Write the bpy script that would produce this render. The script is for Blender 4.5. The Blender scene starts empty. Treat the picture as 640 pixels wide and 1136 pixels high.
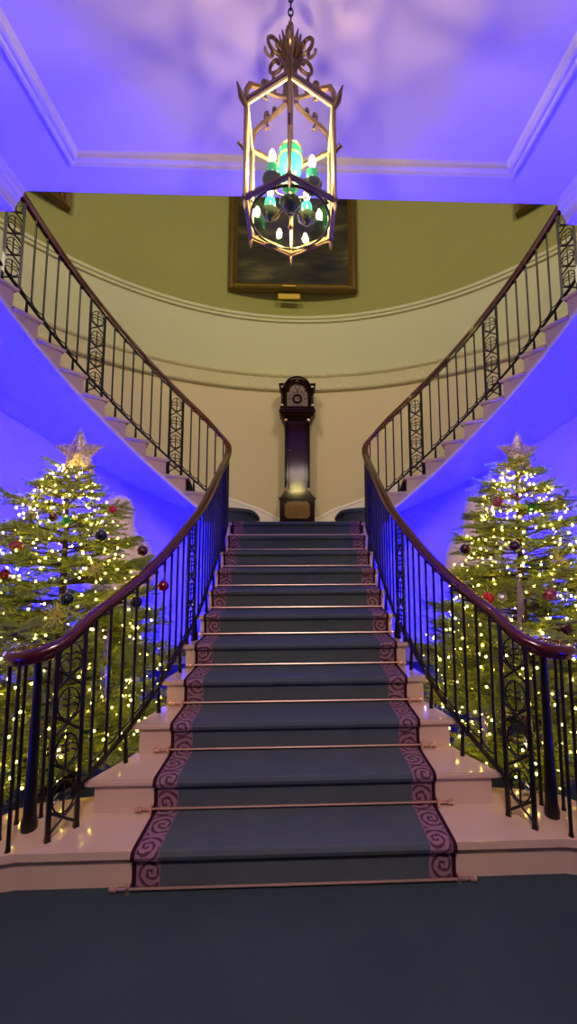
import bpy, bmesh, math, random
from mathutils import Vector, Matrix
PI = math.pi
S = bpy.context.scene
COL = S.collection
rnd = random.Random(7)

# ------------------------------------------------------------------ camera
F, CX, CY, PITCH, YAW, ROLL, EYE, CAMX = 460.0, 346.18, 568.0, .1001, .0342, -.0038, 1.51, .0096
def cam_axes():
    cy, sy = math.cos(YAW), math.sin(YAW)
    fwd = Vector((sy*math.cos(PITCH), cy*math.cos(PITCH), math.sin(PITCH)))
    right = Vector((cy, -sy, 0)); up = right.cross(fwd)
    return right*math.cos(ROLL)+up*math.sin(ROLL), up*math.cos(ROLL)-right*math.sin(ROLL), fwd
A_, B_, C_ = cam_axes()
cam = bpy.data.cameras.new('camera'); co = bpy.data.objects.new('camera', cam); COL.objects.link(co)
cam.sensor_fit = 'VERTICAL'; cam.sensor_height = 36; cam.lens = F/1136*36
cam.shift_x = -(CX-320)/1136; cam.clip_start = .05; cam.clip_end = 60
co.matrix_world = Matrix(((A_.x, B_.x, -C_.x, CAMX), (A_.y, B_.y, -C_.y, 0), (A_.z, B_.z, -C_.z, EYE), (0, 0, 0, 1)))
S.camera = co
def at(x, y, Y):
    d = A_*((x-CX)/F) - B_*((y-CY)/F) + C_
    t = Y/d.y
    return Vector((CAMX+t*d.x, Y, EYE+t*d.z))

S.view_settings.view_transform = 'Standard'; S.view_settings.look = 'None'
S.view_settings.exposure = 0; S.view_settings.gamma = 1; S.view_settings.use_curve_mapping = False
w = bpy.data.worlds.new('world'); S.world = w; w.use_nodes = True
w.node_tree.nodes['Background'].inputs[0].default_value = (.02, .018, .03, 1)
w.node_tree.nodes['Background'].inputs[1].default_value = .3

# ------------------------------------------------------------------ materials
def lin(c): return tuple(((v/255)/12.92 if v/255 <= .04045 else ((v/255+.055)/1.055)**2.4) for v in c)
class NT:
    def __init__(s, m): s.t = m.node_tree; s.p = s.t.nodes['Principled BSDF']
    def n(s, typ, **kw):
        o = s.t.nodes.new(typ)
        for k, v in kw.items(): setattr(o, k, v)
        return o
    def l(s, a, b): s.t.links.new(a, b)
    def math(s, op, a, b=None, c=None):
        o = s.n('ShaderNodeMath', operation=op)
        for i, v in enumerate((a, b, c)):
            if v is None: continue
            if isinstance(v, (int, float)): o.inputs[i].default_value = v
            else: s.l(v, o.inputs[i])
        return o.outputs[0]
    def mix(s, f, a, b):
        o = s.n('ShaderNodeMix', data_type='RGBA')
        for sock, v in ((o.inputs[0], f), (o.inputs[6], a), (o.inputs[7], b)):
            if isinstance(v, (int, float)): sock.default_value = v
            elif isinstance(v, tuple): sock.default_value = (*v[:3], 1)
            else: s.l(v, sock)
        return o.outputs[2]
    def noise(s, scale, detail=3, coord='Object', vec=None):
        tc = s.n('ShaderNodeTexCoord'); o = s.n('ShaderNodeTexNoise')
        o.inputs['Scale'].default_value = scale; o.inputs['Detail'].default_value = detail
        s.l(vec or tc.outputs[coord], o.inputs['Vector']); return o.outputs[0]
    def bump(s, h, strength=.3, dist=.01):
        b = s.n('ShaderNodeBump'); b.inputs['Strength'].default_value = strength; b.inputs['Distance'].default_value = dist
        s.l(h, b.inputs['Height']); s.l(b.outputs[0], s.p.inputs['Normal'])
def mat(name, c, rough=.6, metal=0, noise=None, var=.12, bump=None, emit=None, es=1, coat=0, trans=0, spec=.5):
    m = bpy.data.materials.new(name); m.use_nodes = True; N = NT(m); p = N.p
    L = lin(c); p.inputs['Base Color'].default_value = (*L, 1)
    p.inputs['Roughness'].default_value = rough; p.inputs['Metallic'].default_value = metal
    p.inputs['Coat Weight'].default_value = coat; p.inputs['Transmission Weight'].default_value = trans
    p.inputs['Specular IOR Level'].default_value = spec
    if noise:
        f = N.noise(noise); lo = tuple(v*(1-var) for v in L); hi = tuple(min(1, v*(1+var)) for v in L)
        N.l(N.mix(f, lo, hi), p.inputs['Base Color'])
    if bump: N.bump(N.noise(bump[0]), bump[1], bump[2])
    if emit:
        p.inputs['Emission Color'].default_value = (*lin(emit), 1); p.inputs['Emission Strength'].default_value = es
    return m
M = {}
M['wall_up'] = mat('upper_wall_paint', (153, 150, 78), .85, noise=1.5, var=.04, bump=(60, .1, .002))
M['wall_mid'] = mat('middle_wall_paint', (204, 200, 150), .85, noise=1.5, var=.03, bump=(60, .1, .002))
M['wall_low'] = mat('lower_wall_paint', (222, 203, 154), .85, noise=1.5, var=.03, bump=(60, .1, .002))
M['plaster'] = mat('white_plaster', (226, 218, 205), .7, noise=3, var=.03)
M['plaster_orn'] = mat('ornate_plaster', (208, 196, 146), .7)
M['skirt'] = mat('white_skirting', (240, 226, 206), .45)
M['ceiling'] = mat('ceiling_paint', (212, 200, 224), .8, noise=1.2, var=.03)
M['stone'] = mat('polished_stone', (206, 178, 160), .13, noise=5, var=.06, coat=.25)
M['soffit'] = mat('soffit_plaster', (220, 212, 205), .8)
M['floor'] = mat('hall_carpet', (54, 68, 74), .95, noise=2.2, var=.25, bump=(350, .5, .003), spec=.1)
M['field'] = mat('runner_field', (77, 86, 93), .95, noise=6, var=.18, bump=(400, .5, .002), spec=.1)
M['edging'] = mat('runner_edging', (48, 22, 36), .9, bump=(300, .4, .002), spec=.1)
M['brass'] = mat('brass', (252, 212, 190), .38, 1)
M['iron'] = mat('dark_iron', (26, 24, 30), .35, .5, coat=.2)
M['mahogany'] = mat('mahogany', (72, 8, 24), .22, noise=8, var=.35, coat=.6)
M['clockwood'] = mat('dark_mahogany', (30, 8, 13), .13, noise=7, var=.3, coat=.0, spec=.3)
M['clockwood2'] = mat('clock_door_veneer', (38, 9, 24), .13, noise=4, var=.35, coat=.0, spec=.3)
M['burr'] = mat('glossy_burr_panel', (120, 88, 40), .12, noise=9, var=.6, coat=.8)
M['dial'] = mat('silvered_dial', (112, 84, 78), .45, .2, noise=14, var=.2)
M['dialmark'] = mat('dial_black', (40, 25, 25), .5)
M['giltframe'] = mat('gilt_frame', (112, 88, 22), .35, .6, noise=20, var=.3)
M['giltdark'] = mat('gilt_inner_slip', (80, 62, 24), .4, .5)
M['plaque'] = mat('gold_plaque', (200, 165, 40), .35, .7)
M['lbrass'] = mat('aged_lantern_brass', (128, 104, 80), .4, .8, noise=25, var=.35)
M['lwhite'] = mat('lantern_inner_slip', (235, 225, 170), .3, .3)
M['teal'] = mat('teal_enamel', (20, 150, 120), .15, coat=.7)
M['gold'] = mat('gold_band', (220, 190, 90), .2, .9)
M['darkbowl'] = mat('dark_glass_bowl', (50, 64, 60), .08, coat=.6)
M['candle'] = mat('candle_sleeve', (235, 230, 200), .5)
M['bulb'] = mat('lit_lamp_bulb', (255, 240, 200), .5, emit=(255, 222, 140), es=1250)
M['fairy'] = mat('fairy_bulb', (255, 240, 200), .5, emit=(255, 214, 84), es=58)
M['wire'] = mat('fairy_wire', (30, 50, 25), .6)
M['needle'] = mat('fir_needles', (150, 168, 52), .5, noise=7, var=.4)
M['bark'] = mat('fir_bark', (80, 58, 40), .9, noise=30, var=.3)
M['tub'] = mat('black_tub', (18, 20, 28), .6)
M['statue'] = mat('pale_stone_statue', (232, 212, 196), .6, noise=9, var=.1, bump=(30, .3, .01))
M['cap'] = mat('silver_cap', (190, 190, 185), .25, 1)
M['thread'] = mat('thread', (190, 180, 140), .6)
M['fixture'] = mat('black_fixture', (20, 20, 22), .5)

def glass_mat():
    m = bpy.data.materials.new('lantern_glass'); m.use_nodes = True; t = m.node_tree
    for n in list(t.nodes): t.nodes.remove(n)
    o = t.nodes.new('ShaderNodeOutputMaterial'); mx = t.nodes.new('ShaderNodeMixShader')
    tr = t.nodes.new('ShaderNodeBsdfTransparent'); gl = t.nodes.new('ShaderNodeBsdfGlossy'); fr = t.nodes.new('ShaderNodeLayerWeight'); mu = t.nodes.new('ShaderNodeMath'); mu.operation = 'MULTIPLY_ADD'; mu.inputs[1].default_value = .25; mu.inputs[2].default_value = .02
    gl.inputs['Roughness'].default_value = .03; tr.inputs[0].default_value = (.96, .98, .96, 1)
    fr.inputs[0].default_value = .12
    t.links.new(fr.outputs['Facing'], mu.inputs[0]); t.links.new(mu.outputs[0], mx.inputs[0]); t.links.new(tr.outputs[0], mx.inputs[1]); t.links.new(gl.outputs[0], mx.inputs[2]); t.links.new(mx.outputs[0], o.inputs[0])
    return m
M['glass'] = glass_mat()

def border_mat():
    m = bpy.data.materials.new('runner_scroll_border'); m.use_nodes = True; N = NT(m)
    uv = N.n('ShaderNodeUVMap'); sp = N.n('ShaderNodeSeparateXYZ'); N.l(uv.outputs[0], sp.inputs[0])
    u, v = sp.outputs[0], sp.outputs[1]                       # metres across, metres along
    per = .15
    k = N.math('DIVIDE', v, per); fl = N.math('FLOOR', k)
    b = N.math('MULTIPLY', N.math('SUBTRACT', N.math('SUBTRACT', k, fl), .5), per)
    par = N.math('SUBTRACT', N.math('MULTIPLY', N.math('MODULO', fl, 2), 2), 1)   # -1 / 1
    a = N.math('ADD', u, N.math('MULTIPLY', par, .012))
    r = N.math('SQRT', N.math('ADD', N.math('MULTIPLY', a, a), N.math('MULTIPLY', b, b)))
    th = N.math('MULTIPLY', N.math('ARCTAN2', b, a), par)
    wob = N.math('MULTIPLY', N.noise(26, 2, vec=uv.outputs[0]), 2.6)
    s = N.math('SINE', N.math('ADD', N.math('ADD', N.math('MULTIPLY', r, 200), th), wob))
    s2 = N.math('SINE', N.math('ADD', N.math('MULTIPLY', th, 5), N.math('MULTIPLY', r, 60)))
    mask = N.math('GREATER_THAN', N.math('ADD', s, N.math('MULTIPLY', s2, .35)), .3)
    ln = N.math('GREATER_THAN', N.math('ABSOLUTE', u), .049)
    c = N.mix(mask, lin((142, 108, 122)), lin((84, 52, 68)))
    c = N.mix(ln, c, lin((128, 98, 120)))
    N.l(c, N.p.inputs['Base Color']); N.p.inputs['Roughness'].default_value = .95
    N.p.inputs['Specular IOR Level'].default_value = .1
    N.bump(N.noise(400), .5, .002)
    return m
M['border'] = border_mat()

def orn_mat():
    m = M['plaster_orn']; N = NT(m); tc = N.n('ShaderNodeUVMap'); sp = N.n('ShaderNodeSeparateXYZ'); N.l(tc.outputs[0], sp.inputs[0])
    u, v = sp.outputs[0], sp.outputs[1]
    a = N.math('SINE', N.math('MULTIPLY', u, 26)); b = N.math('SINE', N.math('ADD', N.math('MULTIPLY', v, 42), N.math('MULTIPLY', a, 1.6)))
    c = N.math('MULTIPLY', b, N.math('SINE', N.math('ADD', N.math('MULTIPLY', u, 78), N.math('MULTIPLY', v, 30))))
    N.bump(c, .45, .006)
orn_mat()

def glitter(name, c, metal=.6, scale=180):
    m = mat(name, c, .3, metal); N = NT(m); tc = N.n('ShaderNodeTexCoord'); v = N.n('ShaderNodeTexVoronoi'); v.inputs['Scale'].default_value = scale
    N.l(tc.outputs['Object'], v.inputs['Vector']); L = lin(c)
    N.l(N.mix(v.outputs['Color'], tuple(x*.35 for x in L), tuple(min(1, x*2.2+.03) for x in L)), N.p.inputs['Base Color'])
    N.bump(v.outputs['Distance'], 1, .004); return m
M['g_red'] = glitter('red_glitter', (190, 10, 24), .3)
M['g_green'] = glitter('green_glitter', (30, 170, 30), .3)
M['g_star'] = glitter('champagne_glitter', (205, 165, 160), .5, 90)
M['g_gold'] = glitter('gold_glitter', (215, 180, 70), .6)
M['g_pink'] = glitter('pink_bead_glitter', (130, 50, 60), .3, 70)
M['b_navy'] = mat('navy_bauble', (16, 26, 52), .2, .4, coat=.6)
M['b_maroon'] = mat('maroon_bauble', (64, 12, 26), .2, .4, coat=.6)
M['b_red'] = mat('dark_red_bauble', (130, 10, 30), .2, .4, coat=.6)
M['b_purple'] = mat('purple_bauble', (44, 16, 52), .2, .4, coat=.6)
M['b_green'] = mat('dark_green_bauble', (18, 40, 40), .2, .4, coat=.6)
M['b_silver'] = glitter('silver_mosaic', (170, 165, 160), .8, 60)
M['icicle'] = mat('silver_icicle', (210, 200, 180), .15, .7)

def canvas_mat(seed):
    m = bpy.data.materials.new('dark_landscape_canvas'); m.use_nodes = True; N = NT(m)
    tc = N.n('ShaderNodeTexCoord'); mp = N.n('ShaderNodeMapping'); mp.inputs['Location'].default_value = (seed, seed*.7, 3)
    mp.inputs['Scale'].default_value = (.7, 1, 2.6); N.l(tc.outputs['Object'], mp.inputs[0])
    f = N.noise(1.7, 6, vec=mp.outputs[0])
    cr = N.n('ShaderNodeValToRGB'); e = cr.color_ramp.elements
    e[0].position = .35; e[0].color = (*lin((26, 24, 8)), 1); e[1].position = .72; e[1].color = (*lin((112, 104, 48)), 1)
    x = e.new(.55); x.color = (*lin((58, 54, 20)), 1)
    N.l(f, cr.inputs[0]); N.l(cr.outputs[0], N.p.inputs['Base Color'])
    N.p.inputs['Roughness'].default_value = .55; N.p.inputs['Specular IOR Level'].default_value = .2; return m
M['canvas'] = canvas_mat(1.3)

# ------------------------------------------------------------------ mesh helpers
class MB:
    def __init__(s): s.v = []; s.f = []; s.uv = {}
    def face(s, idx, uvs=None):
        s.f.append(tuple(idx))
        if uvs: s.uv[len(s.f)-1] = uvs
    def add(s, vs, fs):
        o = len(s.v); s.v += [tuple(v) for v in vs]; s.f += [tuple(i+o for i in f) for f in fs]; return s
    def box(s, x0, x1, y0, y1, z0, z1, b=0):
        if b <= 0:
            return s.add([(x0,y0,z0),(x1,y0,z0),(x1,y1,z0),(x0,y1,z0),(x0,y0,z1),(x1,y0,z1),(x1,y1,z1),(x0,y1,z1)],
                         [(3,2,1,0),(4,5,6,7),(0,1,5,4),(1,2,6,5),(2,3,7,6),(3,0,4,7)])
        bm = bmesh.new(); bmesh.ops.create_cube(bm, size=1)
        for v in bm.verts: v.co = ((x0+x1)/2+v.co.x*(x1-x0), (y0+y1)/2+v.co.y*(y1-y0), (z0+z1)/2+v.co.z*(z1-z0))
        bmesh.ops.bevel(bm, geom=bm.edges[:], offset=b, segments=2, affect='EDGES', profile=.6)
        return s.frombm(bm)
    def frombm(s, bm, mtx=None):
        if mtx: bmesh.ops.transform(bm, matrix=mtx, verts=bm.verts)
        bm.verts.index_update(); s.add([v.co[:] for v in bm.verts], [tuple(v.index for v in f.verts) for f in bm.faces]); bm.free(); return s
    def prism(s, poly, z0, z1):
        n = len(poly); vs = [(x, y, z0) for x, y in poly]+[(x, y, z1) for x, y in poly]
        area = sum(poly[i][0]*poly[(i+1) % n][1]-poly[(i+1) % n][0]*poly[i][1] for i in range(n))
        fs = [tuple(range(n))[::-1], tuple(range(n, 2*n))]+[(i, (i+1) % n, n+(i+1) % n, n+i) for i in range(n)]
        if area < 0: fs = [f[::-1] for f in fs]
        return s.add(vs, fs)
    def extrude(s, poly, p0, ax, ay, az, d):          # polygon in (ax, ay) plane at p0, thickness d along az
        n = len(poly); p0 = Vector(p0); ax = Vector(ax); ay = Vector(ay); az = Vector(az)
        vs = [p0+ax*a+ay*b for a, b in poly]+[p0+ax*a+ay*b+az*d for a, b in poly]
        return s.add([v[:] for v in vs], [tuple(range(n))[::-1], tuple(range(n, 2*n))]+[(i, (i+1) % n, n+(i+1) % n, n+i) for i in range(n)])
    def tube(s, pts, r, seg=8, cap=True):
        pts = [Vector(p) for p in pts]; n = len(pts); R = r if isinstance(r, (list, tuple)) else [r]*n
        o = len(s.v); up = None
        for i, p in enumerate(pts):
            t = (pts[min(i+1, n-1)]-pts[max(i-1, 0)]).normalized()
            if up is None:
                a = Vector((0, 0, 1)) if abs(t.z) < .9 else Vector((1, 0, 0)); up = (a-t*a.dot(t)).normalized()
            else:
                up = up-t*up.dot(t)
                up = up.normalized() if up.length > 1e-6 else t.orthogonal().normalized()
            sd = t.cross(up)
            for k in range(seg):
                a = 2*PI*k/seg; s.v.append((p+(up*math.cos(a)+sd*math.sin(a))*R[i])[:])
        for i in range(n-1):
            for k in range(seg):
                a = o+i*seg+k; b = o+i*seg+(k+1) % seg; s.f.append((a, a+seg, b+seg, b))
        if cap:
            s.f.append(tuple(o+k for k in range(seg))); s.f.append(tuple(o+(n-1)*seg+k for k in range(seg))[::-1])
        return s
    def sweep(s, pts, prof, cap=True, uv=False, closed=False):   # prof = list of (side, up); up stays vertical
        pts = [Vector(p) for p in pts]; n = len(pts); m = len(prof); o = len(s.v); L = 0
        for i, p in enumerate(pts):
            t = pts[min(i+1, n-1)]-pts[max(i-1, 0)]; h = Vector((t.x, t.y, 0))
            h = h.normalized() if h.length > 1e-9 else Vector((0, 1, 0)); sd = Vector((h.y, -h.x, 0))
            for a, b in prof: s.v.append((p+sd*a+Vector((0, 0, b)))[:])
        LL = [0]
        for i in range(1, n): LL.append(LL[-1]+(pts[i]-pts[i-1]).length)
        PV = [0]
        for k in range(1, m+1): PV.append(PV[-1]+math.dist(prof[k % m], prof[k-1]))
        for i in range(n-1):
            for k in range(m if closed is False else m):
                k2 = (k+1) % m; a = o+i*m+k; b = o+i*m+k2
                s.face((a, a+m, b+m, b), [(LL[i], PV[k]), (LL[i+1], PV[k]), (LL[i+1], PV[k+1]), (LL[i], PV[k+1])])
        if cap:
            s.f.append(tuple(o+k for k in range(m))); s.f.append(tuple(o+(n-1)*m+k for k in range(m))[::-1])
        return s
    def lathe(s, prof, c=(0, 0, 0), seg=20, sx=1, sy=1):
        o = len(s.v); m = len(prof)
        for r, z in prof:
            for k in range(seg):
                a = 2*PI*k/seg; s.v.append((c[0]+r*math.cos(a)*sx, c[1]+r*math.sin(a)*sy, c[2]+z))
        for i in range(m-1):
            for k in range(seg):
                a = o+i*seg+k; b = o+i*seg+(k+1) % seg; s.f.append((a, b, b+seg, a+seg))
        s.f.append(tuple(o+k for k in range(seg))[::-1]); s.f.append(tuple(o+(m-1)*seg+k for k in range(seg)))
        return s
    def sphere(s, c, r, seg=12, rings=8, sz=1):
        pr = [(max(1e-4, r*math.sin(PI*i/rings)), -r*sz*math.cos(PI*i/rings)) for i in range(rings+1)]
        return s.lathe(pr, c, seg)
    def torus(s, c, R, r, ax='z', seg=32, sg=6, sx=1, sy=1):
        pts = []
        for k in range(seg+1):
            a = 2*PI*k/seg; u, v = R*math.cos(a)*sx, R*math.sin(a)*sy
            pts.append((c[0]+u, c[1]+v, c[2]) if ax == 'z' else ((c[0]+u, c[1], c[2]+v) if ax == 'y' else (c[0], c[1]+u, c[2]+v)))
        return s.tube(pts, r, sg, cap=False)
    def build(s, name, m, parent=None, smooth=False, angle=40):
        me = bpy.data.meshes.new(name); me.from_pydata(s.v, [], s.f); me.update()
        if s.uv:
            ul = me.uv_layers.new(name='UVMap')
            for fi, uvs in s.uv.items():
                p = me.polygons[fi]
                for j, li in enumerate(p.loop_indices): ul.data[li].uv = uvs[j]
        bm = bmesh.new(); bm.from_mesh(me); bmesh.ops.recalc_face_normals(bm, faces=bm.faces); bm.to_mesh(me); bm.free()
        me.materials.append(M[m] if isinstance(m, str) else m)
        if smooth:
            me.shade_smooth()
            try: me.set_sharp_from_angle(angle=math.radians(angle))
            except Exception: pass
        o = bpy.data.objects.new(name, me); COL.objects.link(o)
        if parent:
            o.parent = parent; o.matrix_parent_inverse = parent.matrix_world.inverted()
        return o
def tag(o, label=None, cat=None, group=None, kind=None):
    for k, v in (('label', label), ('category', cat), ('group', group), ('kind', kind)):
        if v: o[k] = v
    return o
def thing(name, label, cat, loc=(0, 0, 0), group=None):
    o = bpy.data.objects.new(name, None); COL.objects.link(o); o.location = loc; o.empty_display_size = .1
    o.matrix_world = Matrix.Translation(loc)
    return tag(o, label, cat, group)
def struct(o): o['kind'] = 'structure'; return o

# ------------------------------------------------------------------ geometry constants
RISE, T, D0 = .17, .2731, 2.069
LAND = 11*RISE                                    # 1.87
WC, WR = 2.35, 3.95                               # stairwell centre (Y) and radius
IC, IR = 2.40, 2.55                               # inner edge of the upper flights
FLOOR2, CEIL = 4.25, 4.10
EY = [1.9, 2.23, 2.31, 2.58, 2.85, 3.12, 3.4, 3.67, 4.8]; EX = [1.35, 1.12, 1.07, .94, .865, .82, .775, .77, .77]
def interp(x, xs, ys):
    if x <= xs[0]: return ys[0]
    for i in range(1, len(xs)):
        if x <= xs[i]: return ys[i-1]+(ys[i]-ys[i-1])*(x-xs[i-1])/(xs[i]-xs[i-1])
    return ys[-1]
def edge(Y): return interp(Y, EY, EX)
def nz_low(Y): return RISE+RISE*(Y-(D0-.03))/T
def inner_ang(j): return 19.6+(j-1)*4.85
def outer_ang(j): return inner_ang(j)-11.5*math.exp(-(j-1)/4.0)*(1 if j < 9 else max(0, (14-j)/6))
def pin(a, r=IR, c=IC, sg=-1): a = math.radians(a); return (sg*r*math.sin(a), c+r*math.cos(a))
def nz_up(a): return LAND+RISE*((a-19.6)/4.85+1)

# ------------------------------------------------------------------ setting
def wall_arc(name, m, z0, z1, a0=-90, a1=90, n=72, r=WR):
    b = MB(); o = 0
    for i in range(n+1):
        a = math.radians(a0+(a1-a0)*i/n)
        for rr in (r, r+.25):
            for z in (z0, z1): b.v.append((rr*math.sin(a), WC+rr*math.cos(a), z))
    for i in range(n):
        p = 4*i; q = p+4
        b.f += [(p, q, q+1, p+1), (p+2, p+3, q+3, q+2), (p+1, q+1, q+3, p+3), (p, p+2, q+2, q)]
    return struct(b.build(name, m, smooth=True))
wall_arc('wall_back_lower', 'wall_low', 0, 4.02)
wall_arc('wall_back_middle', 'wall_mid', 4.02, 5.2)
wall_arc('wall_back_upper', 'wall_up', 5.2, 8.0)
b = MB(); b.box(-4.3, 4.3, -4, 6.6, -.12, 0); struct(b.build('floor', 'floor'))
HW = 2.36                                          # hall half width
for sg, nm in ((-1, 'left'), (1, 'right')):
    b = MB(); b.box(min(sg*HW, sg*(HW+.25)), max(sg*HW, sg*(HW+.25)), -4, 2.72, 0, CEIL); struct(b.build('wall_'+nm, 'wall_low'))
    b = MB(); b.box(min(sg*(HW+.25), sg*4.2), max(sg*(HW+.25), sg*4.2), 2.2, 2.34, 0, CEIL); struct(b.build('wall_%s_return' % nm, 'wall_low'))
    # cornice beam: cove profile running along the hall
    pr = [(2.36, 3.93), (1.995, 3.93), (1.995, 3.965), (1.985, 3.975), (1.98, 4.0), (1.965, 4.015), (1.96, 4.04), (1.945, 4.05), (1.94, 4.08), (1.925, 4.10), (2.36, 4.10)]
    b = MB(); n = len(pr); vs = [(sg*x, -4, z) for x, z in pr]+[(sg*x, 2.78, z) for x, z in pr]
    b.add(vs, [tuple(range(n)), tuple(range(n, 2*n))[::-1]]+[(i, (i+1) % n, n+(i+1) % n, n+i) for i in range(n)])
    struct(b.build('trim_cornice_'+nm, 'ceiling'))
b = MB(); b.box(-HW-.25, HW+.25, -4.25, -4, 0, CEIL); struct(b.build('wall_front', 'wall_low'))
b = MB(); b.box(-2.61, 2.61, -4.25, 2.79, CEIL, FLOOR2); struct(b.build('ceiling', 'ceiling'))
# upper floor beyond the hall width, behind the head of the side flights
for sg, nm in ((-1, 'left'), (1, 'right')):
    b = MB(); b.box(min(sg*2.61, sg*3.9), max(sg*2.61, sg*3.9), -1.2, 2.5, CEIL, FLOOR2); struct(b.build('floor_upper_'+nm, 'floor'))
b = MB(); b.box(-3.95, 3.95, -1.6, -1.35, FLOOR2, 8); struct(b.build('wall_upper_front', 'wall_up'))
for sg, nm in ((-1, 'left'), (1, 'right')):
    b = MB(); b.box(min(sg*3.95, sg*4.2), max(sg*3.95, sg*4.2), -1.6, 2.35, FLOOR2-.15, 8); struct(b.build('wall_upper_'+nm, 'wall_up'))
b = MB(); b.box(-4.3, 4.3, -1.7, 6.6, 8, 8.15); struct(b.build('ceiling_stairwell', 'plaster'))
# ceiling panel moulding
def moulding_frame(X, Y0, Y1, name):
    pr = [(0, 0), (.012, -.03), (.03, -.034), (.036, -.022), (.055, -.022), (.06, -.034), (.078, -.03), (.086, -.012), (.1, 0)]
    b = MB(); cs = [(-X, Y1, 1, -1), (X, Y1, -1, -1), (X, Y0, -1, 1), (-X, Y0, 1, 1)]
    o = 0
    for x, y, dx, dy in cs:
        for u, v in pr: b.v.append((x+dx*u, y+dy*u, CEIL+v-.0005))
    m = len(pr)
    for i in range(4):
        for k in range(m-1):
            a = i*m+k; c = ((i+1) % 4)*m+k; b.f.append((a, c, c+1, a+1))
    return struct(b.build(name, 'plaster'))
moulding_frame(1.5, -3.4, 2.57, 'trim_1')
# frieze and dado rail round the stairwell
def arc_pts(r, z, a0=-89.5, a1=89.5, n=90, c=WC): return [(r*math.sin(math.radians(a0+(a1-a0)*i/n)), c+r*math.cos(math.radians(a0+(a1-a0)*i/n)), z) for i in range(n+1)]
fp = [(0.0, 0), (-.0, 0), (.02, 0), (.05, .02), (.055, .05), (.035, .065), (.02, .08), (.02, .225), (.035, .235), (.05, .26), (.05, .285), (0, .29)]
b = MB(); b.sweep(arc_pts(WR-.002, 4.03), [(a, z) for a, z in fp]); struct(b.build('trim_2', 'plaster_orn'))
fp = [(0, 0), (.03, .006), (.032, .028), (.012, .036), (.012, .056), (.034, .064), (.034, .088), (.014, .096), (.02, .118), (0, .13)]
b = MB(); b.sweep(arc_pts(WR-.002, 5.17), [(a, z) for a, z in fp]); struct(b.build('trim_3', 'wall_mid', smooth=True, angle=30))
for sg, nm in ((-1, 'left'), (1, 'right')):
    b = MB(); pts = []
    jt = [(0.0, LAND-.02)]+[(outer_ang(j), LAND+RISE*j) for j in range(1, 15)]
    ang = [0, 4]+[outer_ang(j) for j in range(1, 15)]; zz = [LAND, LAND]+[LAND+RISE*(j-.15) for j in range(1, 15)]
    n = 80
    for i in range(n+1):
        a = ang[-1]*i/n; z = interp(a, ang, zz); p = (sg*(WR-.002)*math.sin(math.radians(a)), WC+(WR-.002)*math.cos(math.radians(a)), z); pts.append(p)
    k = sg
    b.sweep(pts, [(0, -.06), (k*.022, -.06), (k*.022, .13), (k*.03, .14), (k*.022, .165), (k*.008, .175), (0, .18)])
    struct(b.build('baseboard_'+nm, 'skirt'))

# ------------------------------------------------------------------ staircase
stair = thing('staircase', 'pale polished stone staircase, one straight flight parting into two curved flights', 'staircase')
def slab_step(b, poly_front_back, z, poly_riser):
    pass
def edge_poly(Yf, Yb, off, extra=0):
    ys = [Yf+(Yb-Yf)*i/6 for i in range(7)]
    L = [(-edge(y)-off, y) for y in ys]; Rr = [(edge(y)+off, y) for y in reversed(ys)]
    return L+Rr
def curtail(off, front):
    # lowest step: straight front, rounded ends sweeping round the newels
    pts = []
    for sg in (-1, 1):
        cx, cy, r = sg*1.335, 2.245, .175+off
        arc = [(cx+sg*r*math.sin(math.radians(a)), cy-r*math.cos(math.radians(a))) for a in range(-20, 181, 12)]
        if sg == -1: pts = [(-1.0, 2.52)]+arc[::-1]
        else: pts += arc+[(1.0, 2.52)]
    pts.append((0, 2.52)); return pts
for k in range(1, 12):
    b = MB(); Yf = D0+(k-1)*T; z1 = k*RISE; Yb = Yf+T+.02
    if k == 1:
        pts = curtail(.0, 0); b.prism(pts, 0, z1-.035); tr = curtail(.03, 0); b.prism(tr, z1-.035, z1)
    else:
        if k == 11: Yb = Yf+.12
        b.prism(edge_poly(Yf, Yb, 0), z1-RISE, z1-.03)
        # rounded nosing tread
        for dz0, dz1, o in ((-.034, -.026, .018), (-.026, -.008, .027), (-.008, 0, .02)):
            b.prism(edge_poly(Yf-o, Yb-.02, o), z1+dz0, z1+dz1)
    ob = b.build('step', 'stone', stair)
# solid carriage under the straight flight
b = MB()
for k in range(2, 12):
    Yf = D0+(k-1)*T; b.prism(edge_poly(Yf+.02, Yf+T+.001 if k < 11 else 4.85, -.03), 0, (k-1)*RISE+.001)
b.build('carriage', 'stone', stair)
# landing
b = MB(); pts = []
n = 24
pts += [(-.77, 4.80)]
pts += [(-.80, 4.83), (-.9, 4.84)]
aI, aO = inner_ang(1), outer_ang(1)
pts.append(pin(aI)); 
for i in range(n+1):
    a = -(aO+6)+2*(aO+6)*i/n; pts.append((WR*math.sin(math.radians(a)), WC+WR*math.cos(math.radians(a))))
pts.append(pin(aI, sg=1)); pts += [(.9, 4.84), (.80, 4.83), (.77, 4.80)]
b.prism(pts, LAND-.2, LAND-.001); b.build('landing', 'stone', stair)
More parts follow.
